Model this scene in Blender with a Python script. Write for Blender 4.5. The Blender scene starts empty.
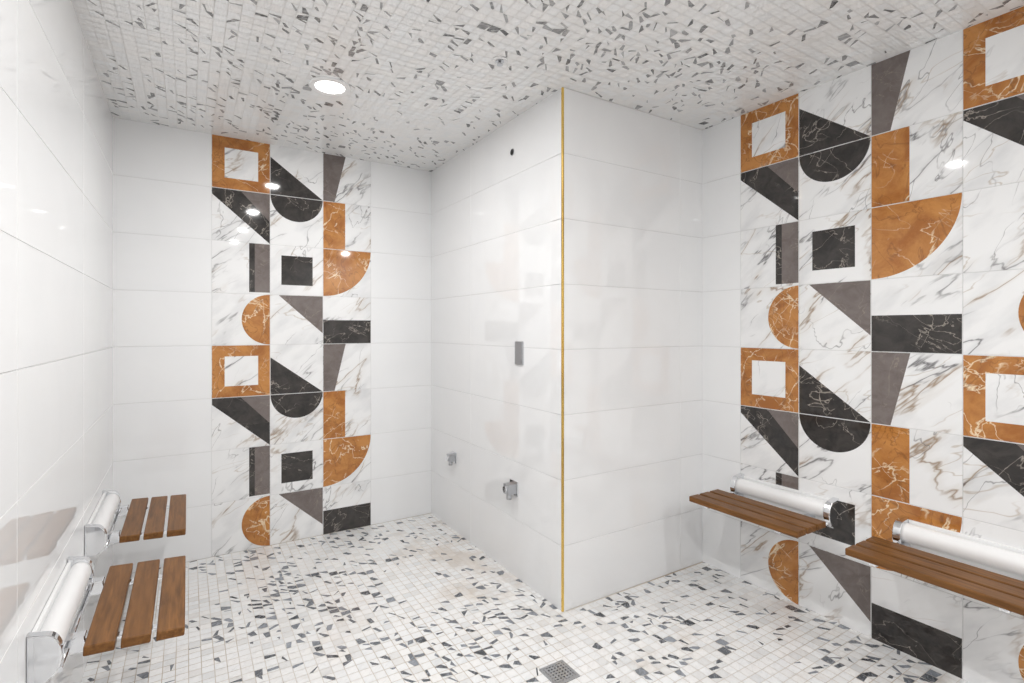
import bpy, bmesh, math, random
from mathutils import Vector, Matrix
random.seed(7)
scene=bpy.context.scene
try:
    scene.view_settings.view_transform='Standard'
    scene.view_settings.look='None'
    scene.view_settings.exposure=0.0
except Exception as e: print(e)

H=2.4; ROW=0.3
XL=-0.333; XC=1.455; XR=2.43; YB=3.41; YC=1.90; YF=-1.30

# ------------------------------------------------------------ materials
def newmat(name):
    m=bpy.data.materials.new(name); m.use_nodes=True
    nt=m.node_tree; b=nt.nodes['Principled BSDF']
    return m,nt,b
def simple(name,col,rough=.4,metal=0.0,spec=.5):
    m,nt,b=newmat(name)
    b.inputs['Base Color'].default_value=(*col,1); b.inputs['Roughness'].default_value=rough
    b.inputs['Metallic'].default_value=metal; b.inputs['Specular IOR Level'].default_value=spec
    return m
def N(nt,t,**k):
    n=nt.nodes.new(t)
    for a,v in k.items(): setattr(n,a,v)
    return n
def uvcoord(nt,rand=True,scale=7.3):
    """uv + per tile random offset stored in attribute 'rnd'"""
    uv=N(nt,'ShaderNodeUVMap'); uv.uv_map='UVMap'
    if not rand: return uv.outputs[0]
    at=N(nt,'ShaderNodeAttribute'); at.attribute_name='rnd'
    mu=N(nt,'ShaderNodeVectorMath',operation='SCALE'); mu.inputs[3].default_value=scale
    nt.links.new(at.outputs['Vector'],mu.inputs[0])
    ad=N(nt,'ShaderNodeVectorMath',operation='ADD')
    nt.links.new(uv.outputs[0],ad.inputs[0]); nt.links.new(mu.outputs[0],ad.inputs[1])
    return ad.outputs[0]
def mapping(nt,src,rot=0,sc=(1,1,1),loc=(0,0,0)):
    """rotate into a direction, then scale (stretched along local x)"""
    m=N(nt,'ShaderNodeMapping'); m.vector_type='TEXTURE'
    m.inputs['Rotation'].default_value=(0,0,rot); m.inputs['Scale'].default_value=tuple(1/s for s in sc); m.inputs['Location'].default_value=loc
    nt.links.new(src,m.inputs['Vector']); return m.outputs[0]
def noise(nt,src,scale,detail=4,rough=.5,dist=0):
    n=N(nt,'ShaderNodeTexNoise'); n.inputs['Scale'].default_value=scale; n.inputs['Detail'].default_value=detail
    n.inputs['Roughness'].default_value=rough; n.inputs['Distortion'].default_value=dist
    nt.links.new(src,n.inputs['Vector']); return n.outputs['Fac']
def mrange(nt,src,a,b,c,d):
    n=N(nt,'ShaderNodeMapRange'); n.clamp=True
    for i,v in enumerate((a,b,c,d)): n.inputs[i+1].default_value=v
    nt.links.new(src,n.inputs[0]); return n.outputs[0]
def math_(nt,op,a,b=None):
    n=N(nt,'ShaderNodeMath',operation=op)
    for i,v in enumerate((a,b)):
        if v is None: continue
        if isinstance(v,(int,float)): n.inputs[i].default_value=v
        else: nt.links.new(v,n.inputs[i])
    return n.outputs[0]
def mix(nt,fac,a,b):
    n=N(nt,'ShaderNodeMix',data_type='RGBA')
    if isinstance(fac,(int,float)): n.inputs[0].default_value=fac
    else: nt.links.new(fac,n.inputs[0])
    for i,v in ((6,a),(7,b)):
        if isinstance(v,tuple): n.inputs[i].default_value=(*v,1)
        else: nt.links.new(v,n.inputs[i])
    return n.outputs[2]
def vein(nt,src,scale,width,dist=.6,center=.5,detail=4):
    n=noise(nt,src,scale,detail,.5,dist)
    a=math_(nt,'ABSOLUTE',math_(nt,'SUBTRACT',n,center))
    return mrange(nt,a,0,width,1,0)

def mat_marble():
    m,nt,b=newmat('white_marble_decor'); src=uvcoord(nt)
    base=mix(nt,mrange(nt,noise(nt,mapping(nt,src,.7,(1,2.2,1)),4,4),.5,.78,0,1),(.86,.86,.86),(.66,.665,.675))
    mod=mrange(nt,noise(nt,src,4.0,2),.46,.60,0,1)
    mod2=mrange(nt,noise(nt,mapping(nt,src,0,(1,1,1),(3,5,0)),4.0,2),.46,.60,0,1)
    mod3=mrange(nt,noise(nt,mapping(nt,src,0,(1,1,1),(8,2,0)),5,2),.46,.6,0,1)
    s1=mapping(nt,src,math.radians(44),(.6,2.3,1))
    v1=math_(nt,'MULTIPLY',vein(nt,s1,1.8,.010,.15,.5,5),mod)
    v1b=math_(nt,'MULTIPLY',vein(nt,s1,1.8,.045,.15,.5,5),math_(nt,'MULTIPLY',mod,.28))
    s2=mapping(nt,src,math.radians(38),(.6,2.6,1),(2.1,7.7,0))
    v2=math_(nt,'MULTIPLY',vein(nt,s2,2.0,.010,.15,.5,5),mod2)
    v2b=math_(nt,'MULTIPLY',vein(nt,s2,2.0,.04,.15,.5,5),math_(nt,'MULTIPLY',mod2,.24))
    s3=mapping(nt,src,math.radians(62),(1.0,2.5,1),(5.1,1.7,0))
    v3=math_(nt,'MULTIPLY',vein(nt,s3,2.2,.006,.3,.48,4),math_(nt,'MULTIPLY',mod3,.8))
    s4=mapping(nt,src,math.radians(20),(.7,2.2,1),(1.1,9.7,0))
    v4=math_(nt,'MULTIPLY',vein(nt,s4,2.2,.007,.2,.5,4),math_(nt,'MULTIPLY',mod,.5))
    c=mix(nt,v1b,base,(.56,.49,.41))
    c=mix(nt,v2b,c,(.38,.38,.40))
    c=mix(nt,math_(nt,'MULTIPLY',v1,.85),c,(.28,.18,.10))
    c=mix(nt,math_(nt,'MULTIPLY',v2,.88),c,(.09,.085,.09))
    c=mix(nt,v3,c,(.18,.17,.175))
    c=mix(nt,v4,c,(.36,.26,.16))
    nt.links.new(c,b.inputs['Base Color']); b.inputs['Roughness'].default_value=.035
    return m
def mat_stone(name,c1,c2,cv,w=.008,amt=.8,cv2=None,bs=14):
    m,nt,b=newmat(name); src=uvcoord(nt)
    base=mix(nt,mrange(nt,noise(nt,src,bs,7,.68,.6),.38,.62,0,1),c1,c2)
    mod=mrange(nt,noise(nt,src,6,2),.40,.55,0,1)
    v=vein(nt,mapping(nt,src,.9,(1,2.0,1)),3.6,w,.5,.5,5)
    v2=vein(nt,mapping(nt,src,-.5,(1,2.2,1),(4,2,0)),4.0,w*.8,.5,.52,5)
    v=math_(nt,'MULTIPLY',math_(nt,'MAXIMUM',v,v2),math_(nt,'MULTIPLY',mod,amt))
    c=mix(nt,v,base,cv)
    if cv2:
        v3=vein(nt,mapping(nt,src,.2,(1.5,1,1),(9,2,0)),6,w*1.3,.8,.5,5)
        c=mix(nt,math_(nt,'MULTIPLY',v3,.6),c,cv2)
    nt.links.new(c,b.inputs['Base Color']); b.inputs['Roughness'].default_value=.05
    return m
def mat_tile():
    m,nt,b=newmat('white_polished_tile'); src=uvcoord(nt)
    c=mix(nt,mrange(nt,noise(nt,src,2.5,5,.55,.8),.35,.7,0,1),(.865,.868,.872),(.84,.845,.853))
    nt.links.new(c,b.inputs['Base Color']); b.inputs['Roughness'].default_value=.015
    b.inputs['Specular IOR Level'].default_value=.7
    n=noise(nt,src,1.6,2); bp=N(nt,'ShaderNodeBump'); bp.inputs['Strength'].default_value=.04; bp.inputs['Distance'].default_value=.02
    nt.links.new(n,bp.inputs['Height']); nt.links.new(bp.outputs[0],b.inputs['Normal'])
    return m
def mat_mosaic(name,streak,rough,stain=0):
    m,nt,b=newmat(name); src=uvcoord(nt,True,3.1)
    at=N(nt,'ShaderNodeAttribute'); at.attribute_name='col'
    n=mrange(nt,noise(nt,mapping(nt,src,.7,(1,3,1)),22,5,.6,.8),.5,.75,0,streak)
    c=mix(nt,n,at.outputs['Color'],(.42,.43,.45))
    if stain:
        uv=uvcoord(nt,False)
        # cement haze left along the foot of the partition and around the drain
        sx=N(nt,'ShaderNodeSeparateXYZ'); nt.links.new(uv,sx.inputs[0])
        dx=math_(nt,'SUBTRACT',sx.outputs[0],1.62); dy=math_(nt,'SUBTRACT',sx.outputs[1],3.9)
        d=math_(nt,'SQRT',math_(nt,'ADD',math_(nt,'MULTIPLY',math_(nt,'MULTIPLY',dx,dx),3.5),math_(nt,'MULTIPLY',math_(nt,'MULTIPLY',dy,dy),.7)))
        near=mrange(nt,d,.1,.75,.16,0)
        s=mrange(nt,math_(nt,'ADD',noise(nt,uv,3.5,7,.72),near),.56,.74,0,stain)
        c=mix(nt,s,c,(.50,.37,.25))
    nt.links.new(c,b.inputs['Base Color']); b.inputs['Roughness'].default_value=rough
    return m
def mat_shard(name,light,rough,amt):
    m,nt,b=newmat(name); src=uvcoord(nt,True,3.1)
    at=N(nt,'ShaderNodeAttribute'); at.attribute_name='col'
    n=mrange(nt,noise(nt,mapping(nt,src,.7,(1,3,1)),30,5,.65,1.2),.46,.68,0,amt)
    c=mix(nt,n,at.outputs['Color'],light)
    nt.links.new(c,b.inputs['Base Color']); b.inputs['Roughness'].default_value=rough
    return m
def mat_wood():
    m,nt,b=newmat('teak_wood'); tc=N(nt,'ShaderNodeTexCoord'); oi=N(nt,'ShaderNodeObjectInfo')
    cb=N(nt,'ShaderNodeCombineXYZ')
    nt.links.new(math_(nt,'MULTIPLY',oi.outputs['Random'],9),cb.inputs[0])
    ad=N(nt,'ShaderNodeVectorMath',operation='ADD'); nt.links.new(tc.outputs['Object'],ad.inputs[0]); nt.links.new(cb.outputs[0],ad.inputs[1])
    s=mapping(nt,ad.outputs[0],0,(1,.07,1))
    c=mix(nt,mrange(nt,noise(nt,s,90,5,.6,.4),.3,.7,0,1),(.085,.034,.009),(.27,.12,.035))
    c=mix(nt,mrange(nt,noise(nt,s,25,3,.6,.4),.35,.65,0,.55),c,(.165,.07,.019))
    nt.links.new(c,b.inputs['Base Color']); b.inputs['Roughness'].default_value=.42
    b.inputs['Specular IOR Level'].default_value=.25
    return m
def mat_grout(name,c1,c2):
    m,nt,b=newmat(name); tc=N(nt,'ShaderNodeTexCoord')
    c=mix(nt,mrange(nt,noise(nt,tc.outputs['Object'],1.6,3),.45,.6,0,1),c1,c2)
    nt.links.new(c,b.inputs['Base Color']); b.inputs['Roughness'].default_value=.8
    return m
M_TILE=mat_tile(); M_GROUT=mat_grout('wall_grout',(.66,.66,.66),(.62,.62,.62))
M_MARBLE=mat_marble()
M_ORANGE=mat_stone('ochre_marble_inlay',(.54,.235,.062),(.35,.125,.026),(.88,.74,.52),.011,.95,(.17,.065,.02),8)
M_DARK=mat_stone('charcoal_marble_inlay',(.024,.021,.020),(.050,.044,.040),(.50,.44,.38),.006,.7)
M_GREY=mat_stone('taupe_marble_inlay',(.14,.115,.105),(.19,.16,.15),(.34,.28,.24),.006,.6)
M_MOSF=mat_mosaic('floor_mosaic_marble',.22,.2,.38); M_MOSC=mat_mosaic('ceiling_mosaic_marble',.14,.25)
M_SHF=mat_shard('floor_grey_shards',(.40,.42,.46),.2,.75); M_SHC=mat_shard('ceiling_grey_shards',(.62,.61,.60),.25,.8)
M_GRF=mat_grout('floor_grout',(.66,.61,.55),(.50,.40,.30)); M_GRC=mat_grout('ceiling_grout',(.80,.79,.77),(.78,.76,.74))
M_WOOD=mat_wood()
M_CHROME=simple('chrome',(.80,.81,.83),.07,1.0)
M_STEEL=simple('brushed_steel',(.50,.51,.53),.28,1.0)
M_BRASS=simple('polished_brass',(.85,.58,.16),.22,1.0)
M_WHITEP=simple('white_vinyl',(.88,.88,.88),.4,0,.3)
M_BLACK=simple('black_recess',(.01,.01,.01),.6)
M_PAINT=simple('light_trim_white',(.85,.85,.85),.35)
def emis(name,s):
    m,nt,b=newmat(name); b.inputs['Base Color'].default_value=(1,1,1,1)
    b.inputs['Emission Color'].default_value=(1,.97,.92,1); b.inputs['Emission Strength'].default_value=s
    return m
M_LAMP=emis('lamp_diffuser',6.0)

# ------------------------------------------------------------ mesh builder
class MB:
    def __init__(s,o,u,v,n): s.o,s.u,s.v,s.n=map(Vector,(o,u,v,n)); s.V=[];s.F=[];s.M=[];s.UV=[];s.C=[];s.R=[]; s.mats=[]
    def mi(s,m):
        if m not in s.mats: s.mats.append(m)
        return s.mats.index(m)
    def P(s,a,b,d): return s.o+s.u*a+s.v*b+s.n*d
    def face(s,pts,mat,col=(1,1,1),rnd=(0,0,0)):
        """pts: (u,v,d)"""
        k=len(s.V)
        for p in pts: s.V.append(s.P(*p)); s.UV.append((p[0],p[1])); s.C.append((*col,1)); s.R.append((*rnd,1))
        s.F.append(list(range(k,k+len(pts)))); s.M.append(s.mi(mat))
    def poly(s,pts,d,mat,**k): s.face([(a,b,d) for a,b in pts],mat,**k)
    def tile(s,u0,v0,u1,v1,g,h,mat,ch=.0012,**k):
        a,b,c,e=u0+g,v0+g,u1-g,v1-g; i=ch
        s.poly([(a+i,b+i),(c-i,b+i),(c-i,e-i),(a+i,e-i)],h,mat,**k)
        o=[(a,b),(c,b),(c,e),(a,e)]; q=[(a+i,b+i),(c-i,b+i),(c-i,e-i),(a+i,e-i)]
        for j in range(4):
            l=(j+1)%4
            s.face([(*o[j],0),(*o[l],0),(*q[l],h),(*q[j],h)],mat,**k)
    def slab(s,u0,v0,u1,v1,th,mat):
        p=lambda a,b,d:(a,b,d)
        s.face([p(u0,v0,0),p(u1,v0,0),p(u1,v1,0),p(u0,v1,0)],mat)
        s.face([p(u0,v1,-th),p(u1,v1,-th),p(u1,v0,-th),p(u0,v0,-th)],mat)
        s.face([p(u0,v0,-th),p(u1,v0,-th),p(u1,v0,0),p(u0,v0,0)],mat)
        s.face([p(u1,v0,-th),p(u1,v1,-th),p(u1,v1,0),p(u1,v0,0)],mat)
        s.face([p(u1,v1,-th),p(u0,v1,-th),p(u0,v1,0),p(u1,v1,0)],mat)
        s.face([p(u0,v1,-th),p(u0,v0,-th),p(u0,v0,0),p(u0,v1,0)],mat)
    def build(s,name):
        me=bpy.data.meshes.new(name); me.from_pydata(s.V,[],s.F); 
        for m in s.mats: me.materials.append(m)
        me.polygons.foreach_set('material_index',s.M)
        uv=me.uv_layers.new(name='UVMap'); c=me.color_attributes.new(name='col',type='FLOAT_COLOR',domain='POINT')
        r=me.color_attributes.new(name='rnd',type='FLOAT_COLOR',domain='POINT')
        c.data.foreach_set('color',[x for t in s.C for x in t]); r.data.foreach_set('color',[x for t in s.R for x in t])
        l=[]
        for lp in me.loops: l+=list(s.UV[lp.vertex_index])
        uv.data.foreach_set('uv',l); me.update()
        ob=bpy.data.objects.new(name,me); scene.collection.objects.link(ob); return ob
R3=lambda:(random.random(),random.random(),random.random())
G=.0006; TH=.0018
def arc(cx,cy,r,a0,a1,n=32): return [(cx+r*math.cos(math.radians(a0+(a1-a0)*i/n)),cy+r*math.sin(math.radians(a0+(a1-a0)*i/n))) for i in range(n+1)]
# pattern in tile space x right, y down
PAT={(0,0):[('O','frame')],
 (0,1):[(M_DARK,[(0,.25),(1,1),(0,1)])],
 (0,2):[(M_GREY,[(0,0),(.46,0),(.23,1),(0,1)])],
 (1,0):[(M_DARK,[(0,0),(.48,0),(1,.56),(1,1),(.0,.12)]),(M_GREY,[(.48,0),(1,0),(1,.56)])],
 (1,1):[(M_DARK,arc(.5,0,.5,0,180))],
 (1,2):[(M_ORANGE,[(0,0),(.45,0),(.45,1),(0,1)])],
 (2,0):[(M_DARK,[(.63,0),(.73,0),(.73,.97),(.63,.97)]),(M_GREY,[(.73,0),(1,0),(1,.97),(.73,.97)])],
 (2,1):[(M_DARK,[(.2,.2),(.8,.2),(.8,.8),(.2,.8)])],
 (2,2):[(M_ORANGE,[(0,0)]+arc(0,0,1,0,90))],
 (3,0):[(M_ORANGE,arc(1,.5,.5,90,270))],
 (3,1):[(M_GREY,[(.15,0),(1,0),(1,.78)])],
 (3,2):[(M_DARK,[(0,.5),(1,.5),(1,1),(0,1)])]}
def decor(mb,u0,v0,S,r,c):
    rn=R3(); mb.tile(u0,v0,u0+S,v0+ROW,G,TH,M_MARBLE,rnd=rn)
    g=G+.0013; a,b=u0+g,v0+g; w=S-2*g; h=ROW-2*g; d=TH+.0003
    f=lambda x,y:(a+x*w,b+(1-y)*h)
    for m,p in PAT[(r%4,c%3)]:
        k=dict(rnd=R3())
        if p=='frame':
            t=.21; q=[(0,0),(1,0),(1,1),(0,1)]; i=[(t,t),(1-t,t),(1-t,1-t),(t,1-t)]
            for j in range(4):
                l=(j+1)%4; mb.poly([f(*x) for x in (q[l],q[j],i[j],i[l])],d,M_ORANGE,**k)
        else:
            pts=[f(*x) for x in p]
            ar=sum(pts[i][0]*pts[(i+1)%len(pts)][1]-pts[(i+1)%len(pts)][0]*pts[i][1] for i in range(len(pts)))
            if ar<0: pts=pts[::-1]
            mb.poly(pts,d,m,**k)
def wall(name,o,u,n,L,joints,dec=None,th=.08):
    mb=MB(o,u,(0,0,1),n); mb.slab(0,0,L,H,th,M_GROUT)
    S=.3035
    for r in range(8):
        v0=H-(r+1)*ROW
        xs=[0]+sorted(j for j in joints if 0<j<L)+[L]
        for a,b in zip(xs[:-1],xs[1:]):
            if dec and a>=dec[0]-1e-4 and b<=dec[0]+dec[1]*S+1e-4:
                continue
            mb.tile(a,v0,b,v0+ROW,G,TH,M_TILE,rnd=R3())
        if dec:
            for c in range(dec[1]):
                decor(mb,dec[0]+c*S,v0,S,r,c)
    return mb.build(name)
S=.3035
wall('wall_left',(XL,YF,0),(0,1,0),(1,0,0),YB-YF,[.21,1.11,2.01,2.91,3.81])
wall('wall_back',(XL,YB,0),(1,0,0),(0,-1,0),XC-XL,[.448,.448+3*S],(.448,3))
wall('wall_partition_left',(XC,YB,0),(0,-1,0),(-1,0,0),YB-YC,[YB-2.806])
wall('wall_partition_right',(XC,YC,0),(1,0,0),(0,-1,0),XR-XC,[.79])
wall('wall_right',(XR,YC,0),(0,-1,0),(-1,0,0),YC-YF,[.236,.236+9*S],(.236,9))
wall('wall_front',(XR,YF,0),(-1,0,0),(0,1,0),XR-XL,[.9,1.8])

# ------------------------------------------------------------ mosaic
def clip(P,n,c):
    out=[]
    for i in range(len(P)):
        a,b=P[i],P[(i+1)%len(P)]; da=a[0]*n[0]+a[1]*n[1]-c; db=b[0]*n[0]+b[1]*n[1]-c
        if da<=0: out.append(a)
        if da*db<0:
            t=da/(da-db); out.append((a[0]+(b[0]-a[0])*t,a[1]+(b[1]-a[1])*t))
    return out
from mathutils import noise as mn
def mosaic(name,o,u,v,n,inside,mat,smat,grout,cell,prob,shade,seed,base,wr,modk,g,tint,full=.0):
    random.seed(seed)
    mb=MB(o,u,v,n); W=XR-XL; D=YB-YF
    mb.slab(0,0,W,D,.08,grout)
    nx=int(math.ceil(W/cell)); ny=int(math.ceil(D/cell)); h=.0012
    for i in range(nx):
        for j in range(ny):
            a,b=i*cell,j*cell; c,e=min(a+cell,W),min(b+cell,D)
            if c-a<.01 or e-b<.01: continue
            if not inside((a+c)/2,(b+e)/2): continue
            s=random.choice(base); w=random.uniform(-.008,.012)
            rn=R3()
            mb.poly([(a+g,b+g),(c-g,b+g),(c-g,e-g),(a+g,e-g)],h,mat,col=(s+w,s,s-w-.005),rnd=rn)
            dn=mn.noise(Vector((a*1.9+seed,b*1.9,0)))*modk
            if random.random()<prob*(1+dn):
                P=[(a+g,b+g),(c-g,b+g),(c-g,e-g),(a+g,e-g)]
                cx,cy=(a+c)/2+random.uniform(-.3,.3)*cell,(b+e)/2+random.uniform(-.3,.3)*cell
                th=random.choice([random.uniform(0,math.pi),random.gauss(.8,.35),random.gauss(.8,.35)])
                nn=(math.cos(th),math.sin(th)); wd=random.uniform(*wr)*cell
                if random.random()<full: wd=cell*random.uniform(.5,.8)
                k=nn[0]*cx+nn[1]*cy
                t2=random.gauss(0,.3)
                n1=(math.cos(th+t2),math.sin(th+t2))
                P=clip(P,n1,n1[0]*cx+n1[1]*cy+wd)
                if len(P)>2: P=clip(P,(-nn[0],-nn[1]),-k+wd*random.uniform(.1,.9))
                if random.random()<.5 and len(P)>2:
                    t3=th+math.pi/2+random.gauss(0,.5); n3=(math.cos(t3),math.sin(t3)); P=clip(P,n3,n3[0]*cx+n3[1]*cy+random.uniform(.1,.4)*cell)
                if len(P)>2:
                    q=random.uniform(*shade)*random.choice([1,1,.6,1.3]); 
                    mb.poly(P,h+.0002,smat,col=(q*tint[0],q,q*tint[1]),rnd=R3())
    return mb.build(name)
mosaic('floor',(XL,YF,0),(1,0,0),(0,1,0),(0,0,1),lambda a,b: not(a+XL>XC and b+YF>YC),M_MOSF,M_SHF,M_GRF,.042,.31,(.05,.25),3,[.87,.88,.86,.85,.88,.78],(.10,.34),1.6,.0011,(.92,1.11),.12)
mosaic('ceiling',(XL,YB,H),(1,0,0),(0,-1,0),(0,0,-1),lambda a,b: not(a+XL>XC and YB-b>YC),M_MOSC,M_SHC,M_GRC,.041,.31,(.12,.38),11,[.90,.91,.90,.90,.92,.88],(.07,.27),1.0,.0009,(.99,1.02),.03)

# ------------------------------------------------------------ helpers for parts
def link(ob,parent=None):
    scene.collection.objects.link(ob)
    if parent: ob.parent=parent
    return ob
def empty(name,loc,rz=0):
    e=bpy.data.objects.new(name,None); e.empty_display_size=.05; e.location=loc; e.rotation_euler=(0,0,rz); scene.collection.objects.link(e); return e
def box(name,x0,x1,y0,y1,z0,z1,mat,parent=None,bev=.0):
    me=bpy.data.meshes.new(name); bm=bmesh.new(); bmesh.ops.create_cube(bm,size=1)
    for v in bm.verts: v.co=Vector((x0+(v.co.x+.5)*(x1-x0),y0+(v.co.y+.5)*(y1-y0),z0+(v.co.z+.5)*(z1-z0)))
    if bev: bmesh.ops.bevel(bm,geom=list(bm.edges),offset=bev,segments=3,profile=.5,affect='EDGES')
    bm.to_mesh(me); bm.free(); me.materials.append(mat)
    return link(bpy.data.objects.new(name,me),parent)
def cyl(name,p0,p1,r,mat,parent=None,seg=32,bev=0,r2=None):
    p0,p1=Vector(p0),Vector(p1); d=p1-p0
    me=bpy.data.meshes.new(name); bm=bmesh.new()
    bmesh.ops.create_cone(bm,cap_ends=True,segments=seg,radius1=r,radius2=r if r2 is None else r2,depth=d.length)
    if bev: bmesh.ops.bevel(bm,geom=[e for e in bm.edges if abs(e.verts[0].co.z-e.verts[1].co.z)<1e-6],offset=bev,segments=3,profile=.5,affect='EDGES')
    q=d.to_track_quat('Z','Y').to_matrix().to_4x4()
    bmesh.ops.transform(bm,matrix=Matrix.Translation((p0+p1)/2)@q,verts=bm.verts)
    for f in bm.faces: f.smooth=len(f.verts)==4
    bm.to_mesh(me); bm.free(); me.materials.append(mat)
    return link(bpy.data.objects.new(name,me),parent)
def extr(name,prof,y0,y1,mat,parent=None,bev=.004):
    """profile in x,z extruded on y"""
    me=bpy.data.meshes.new(name); bm=bmesh.new()
    vs=[bm.verts.new((x,y0,z)) for x,z in prof]; f=bm.faces.new(vs)
    r=bmesh.ops.extrude_face_region(bm,geom=[f])
    for v in r['geom']:
        if isinstance(v,bmesh.types.BMVert): v.co.y=y1
    bmesh.ops.recalc_face_normals(bm,faces=bm.faces)
    if bev:
        ed=[e for e in bm.edges if abs(e.verts[0].co.y-e.verts[1].co.y)<1e-6]
        bmesh.ops.bevel(bm,geom=ed,offset=bev,segments=3,profile=.5,affect='EDGES')
    bm.to_mesh(me); bm.free(); me.materials.append(mat)
    return link(bpy.data.objects.new(name,me),parent)

# ------------------------------------------------------------ folding seats
def seat(loc,rz,off=0,L=.243,dk=1.0,tilt=0,lift=0):
    e=empty('folding_shower_seat',loc,rz)
    P=Vector((.08,0,.447))
    T=Matrix.Translation((0,0,lift))@Matrix.Translation(P)@Matrix.Rotation(math.radians(tilt),4,'Y')@Matrix.Translation(-P)
    tl=lambda o: o.data.transform(T)
    for i in range(3):
        x=.104+i*.078
        tl(box('slat_%d'%(i+1),x,x+.066,-.27,.27,.442,.468,M_WOOD,e,.004))
    # chrome end caps: rounded, leaning forward
    prof=[(.0025,.43),(.050*dk,.428)]
    for k in range(15):
        a=math.radians(-75+k*11); prof.append((dk*(.044+.040*math.cos(a)),.487+.056*math.sin(a)))
    prof+=[(.0025,.550)]
    for i,(a,b) in enumerate(((-L,-L+.028),(L-.028,L))):
        extr('end_cap_%d'%(i+1),prof,a+off,b+off,M_CHROME,e,.003)
    V=[];F=[];ns=48;m=40
    y0,y1=-L+.028+off,L-.028+off
    for j in range(m+1):
        for i in range(ns):
            a=2*math.pi*i/ns; rr=.036+.00012*(1 if j%2 else -1)
            V.append((dk*(.0420+rr*math.cos(a)),y0+(y1-y0)*j/m,.498+rr*math.sin(a)))
    for j in range(m):
        for i in range(ns): F.append((j*ns+i,j*ns+(i+1)%ns,(j+1)*ns+(i+1)%ns,(j+1)*ns+i))
    F.append(tuple(range(ns))); F.append(tuple(m*ns+i for i in range(ns-1,-1,-1)))
    me=bpy.data.meshes.new('padded_roll'); me.from_pydata(V,[],F); me.materials.append(M_WHITEP)
    me.polygons.foreach_set('use_smooth',[len(p.vertices)==4 for p in me.polygons]); 
    bm=bmesh.new(); bm.from_mesh(me); bmesh.ops.recalc_face_normals(bm,faces=bm.faces); bm.to_mesh(me); bm.free()
    link(bpy.data.objects.new('padded_roll',me),e)
    box('wall_plate',.0025,.012,y0,y1,.432,.54,M_WHITEP,e,.002)
    cyl('hinge_rod',(.075*dk,-L+.01+off,.446),(.075*dk,L-.01+off,.446),.007,M_CHROME,e)
    for i,y in enumerate((-.18,.18)):
        tl(box('support_arm_%d'%(i+1),.06,.32,y-.013,y+.013,.432,.442,M_CHROME,e,.002))
        box('arm_pivot_%d'%(i+1),.052,.100,y-.018,y+.018,.430,.462+lift,M_CHROME,e,.003)
        for s in range(3):
            x=.104+s*.078+.033
            tl(cyl('screw_%d'%(i*3+s+1),(x,y,.428),(x,y,.433),.006,M_STEEL,e,16))
    return e
seat((XL,1.985,0),0,-.035,.265,.82,3.5,.012); seat((XL,2.82,0),0,-.035,.265,.82,3.5,.012)
seat((XR,1.455,0),math.pi,.03); seat((XR,.735,0),math.pi,.03)

# ------------------------------------------------------------ corner trim
box('trim_1',XC-.0035,XC+.006,YC-.0035,YC+.006,.002,H-.002,M_BRASS,None,.001)

# ------------------------------------------------------------ fixtures on partition left face (normal -x)
def fix(name,y,z): return empty(name,(XC-.002,y,z),0)
def body_jet(y,z,s):
    e=fix('water_outlet_valve',y,z)
    box('escutcheon_plate',-.006,0,-.032*s,.032*s,-.032*s,.032*s,M_CHROME,e,.0015)
    box('outlet_body',-.045*s,-.006,-.022*s,.022*s,-.022*s,.022*s,M_STEEL,e,.003)
    cyl('nozzle',(-.028*s,0,-.022*s),(-.028*s,0,-.045*s),.012*s,M_STEEL,e)
    cyl('front_cap',(-.045*s,0,0),(-.052*s,0,0),.015*s,M_CHROME,e,32,.001)
body_jet(3.03,.473,1.05); body_jet(2.31,.463,1.2)
e=fix('control_panel',2.26,1.17)
box('panel_frame',-.008,0,-.036,.036,-.060,.060,M_STEEL,e,.002)
box('panel_face',-.010,-.008,-.030,.030,-.054,.054,M_STEEL,e,.0005)
e=fix('wall_port',2.33,2.226)
cyl('port_rim',(0,0,0),(-.003,0,0),.018,M_STEEL,e); cyl('port_recess',(-.003,0,0),(-.0036,0,0),.0155,M_BLACK,e)

# ------------------------------------------------------------ drain
e=empty('floor_drain',(1.185,1.567,.0015))
s=.055
box('drain_bed',-s,s,-s,s,0,.0012,M_BLACK,e)
for i,(a,b,c,d) in enumerate(((-s,s,-s,-s+.012),(-s,s,s-.012,s),(-s,-s+.012,-s+.012,s-.012),(s-.012,s,-s+.012,s-.012))):
    box('frame_%d'%(i+1),a,b,c,d,0,.004,M_STEEL,e,.0008)
for i in range(6):
    p=-s+.012+(i+.5)*(2*s-.024)/6
    box('grid_bar_%d'%(i+1),p-.004,p+.004,-s+.01,s-.01,.0012,.0034,M_STEEL,e)
    box('cross_bar_%d'%(i+1),-s+.01,s-.01,p-.004,p+.004,.0012,.0032,M_STEEL,e)

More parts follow.
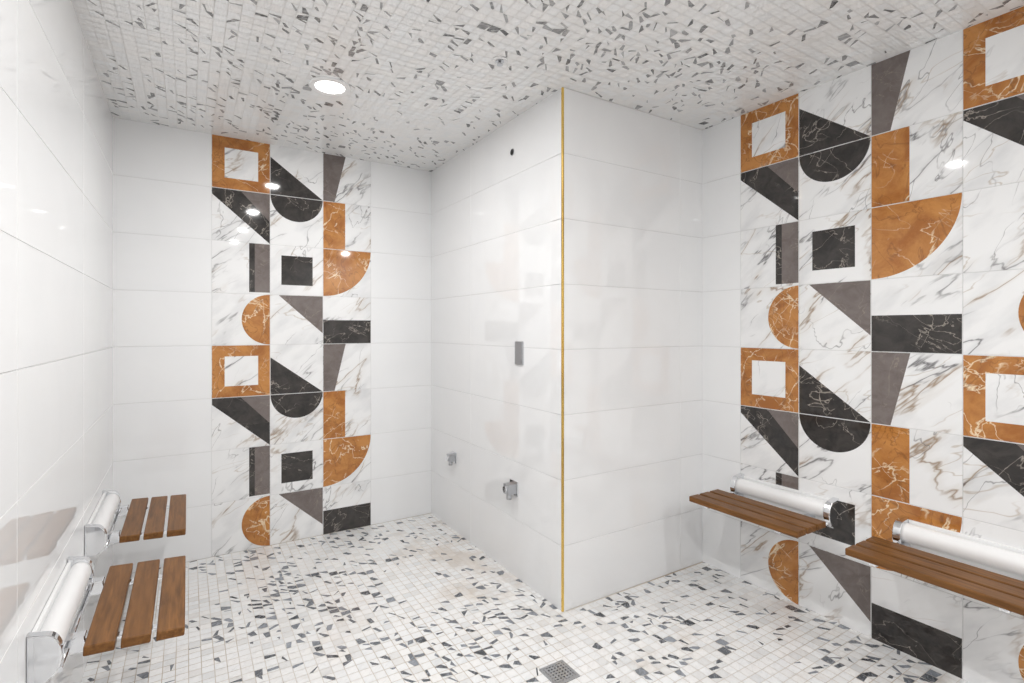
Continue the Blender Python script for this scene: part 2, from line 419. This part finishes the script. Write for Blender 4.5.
# ------------------------------------------------------------ sprinkler
e=empty('ceiling_sprinkler',(1.089,1.844,H-.0015))
cyl('escutcheon',(0,0,0),(0,0,-.004),.032,M_PAINT,e,40,.0015)
cyl('recess_ring',(0,0,-.004),(0,0,-.006),.018,M_STEEL,e)
cyl('stem',(0,0,-.006),(0,0,-.018),.006,M_STEEL,e)
cyl('deflector',(0,0,-.018),(0,0,-.020),.013,M_STEEL,e)

# ------------------------------------------------------------ downlights
def ring(name,r0,r1,h,mat,parent):
    me=bpy.data.meshes.new(name); n=64; V=[];F=[]
    pr=[(r1,0),(r1,-h*.5),(r1-.004,-h),(r0+.004,-h),(r0,-h*.4),(r0,0)]
    for i in range(n):
        a=2*math.pi*i/n
        for r,z in pr: V.append((r*math.cos(a),r*math.sin(a),z))
    k=len(pr)
    for i in range(n):
        for j in range(k): F.append((i*k+j,i*k+(j+1)%k,((i+1)%n)*k+(j+1)%k,((i+1)%n)*k+j))
    me.from_pydata(V,[],F); me.materials.append(mat)
    bm=bmesh.new(); bm.from_mesh(me); bmesh.ops.recalc_face_normals(bm,faces=bm.faces); bm.to_mesh(me); bm.free()
    return link(bpy.data.objects.new(name,me),parent)
def downlight(x,y,p):
    e=empty('recessed_downlight',(x,y,H-.0015))
    ring('trim_ring',.062,.092,.007,M_PAINT,e)
    cyl('diffuser',(0,0,0),(0,0,-.005),.062,M_LAMP,e,48)
    l=bpy.data.lights.new('lamp','AREA'); l.shape='DISK'; l.size=.08; l.energy=p; l.color=(1,.992,.98)
    o=bpy.data.objects.new('lamp',l); o.location=(0,0,-.009); link(o,e)
downlight(.55,2.45,9.8)
for x,y in ((.52,1.38),(.52,.34),(.5,-.6)): downlight(x,y,11.0)
downlight(1.95,-.9,15)  # made-up extra lamp out of view, added to light the right seats

# ------------------------------------------------------------ world + camera
w=bpy.data.worlds.new('World'); scene.world=w; w.use_nodes=True
w.node_tree.nodes['Background'].inputs[0].default_value=(.9,.95,1,1); w.node_tree.nodes['Background'].inputs[1].default_value=.3
cam=bpy.data.cameras.new('camera'); co=bpy.data.objects.new('camera',cam); scene.collection.objects.link(co)
cam.sensor_width=36; cam.lens=521/1024*36; cam.shift_y=-12.5/1024; cam.clip_start=.01
co.location=(0,0,1.294); co.rotation_euler=(math.radians(90),0,math.radians(-31.9))
scene.camera=co
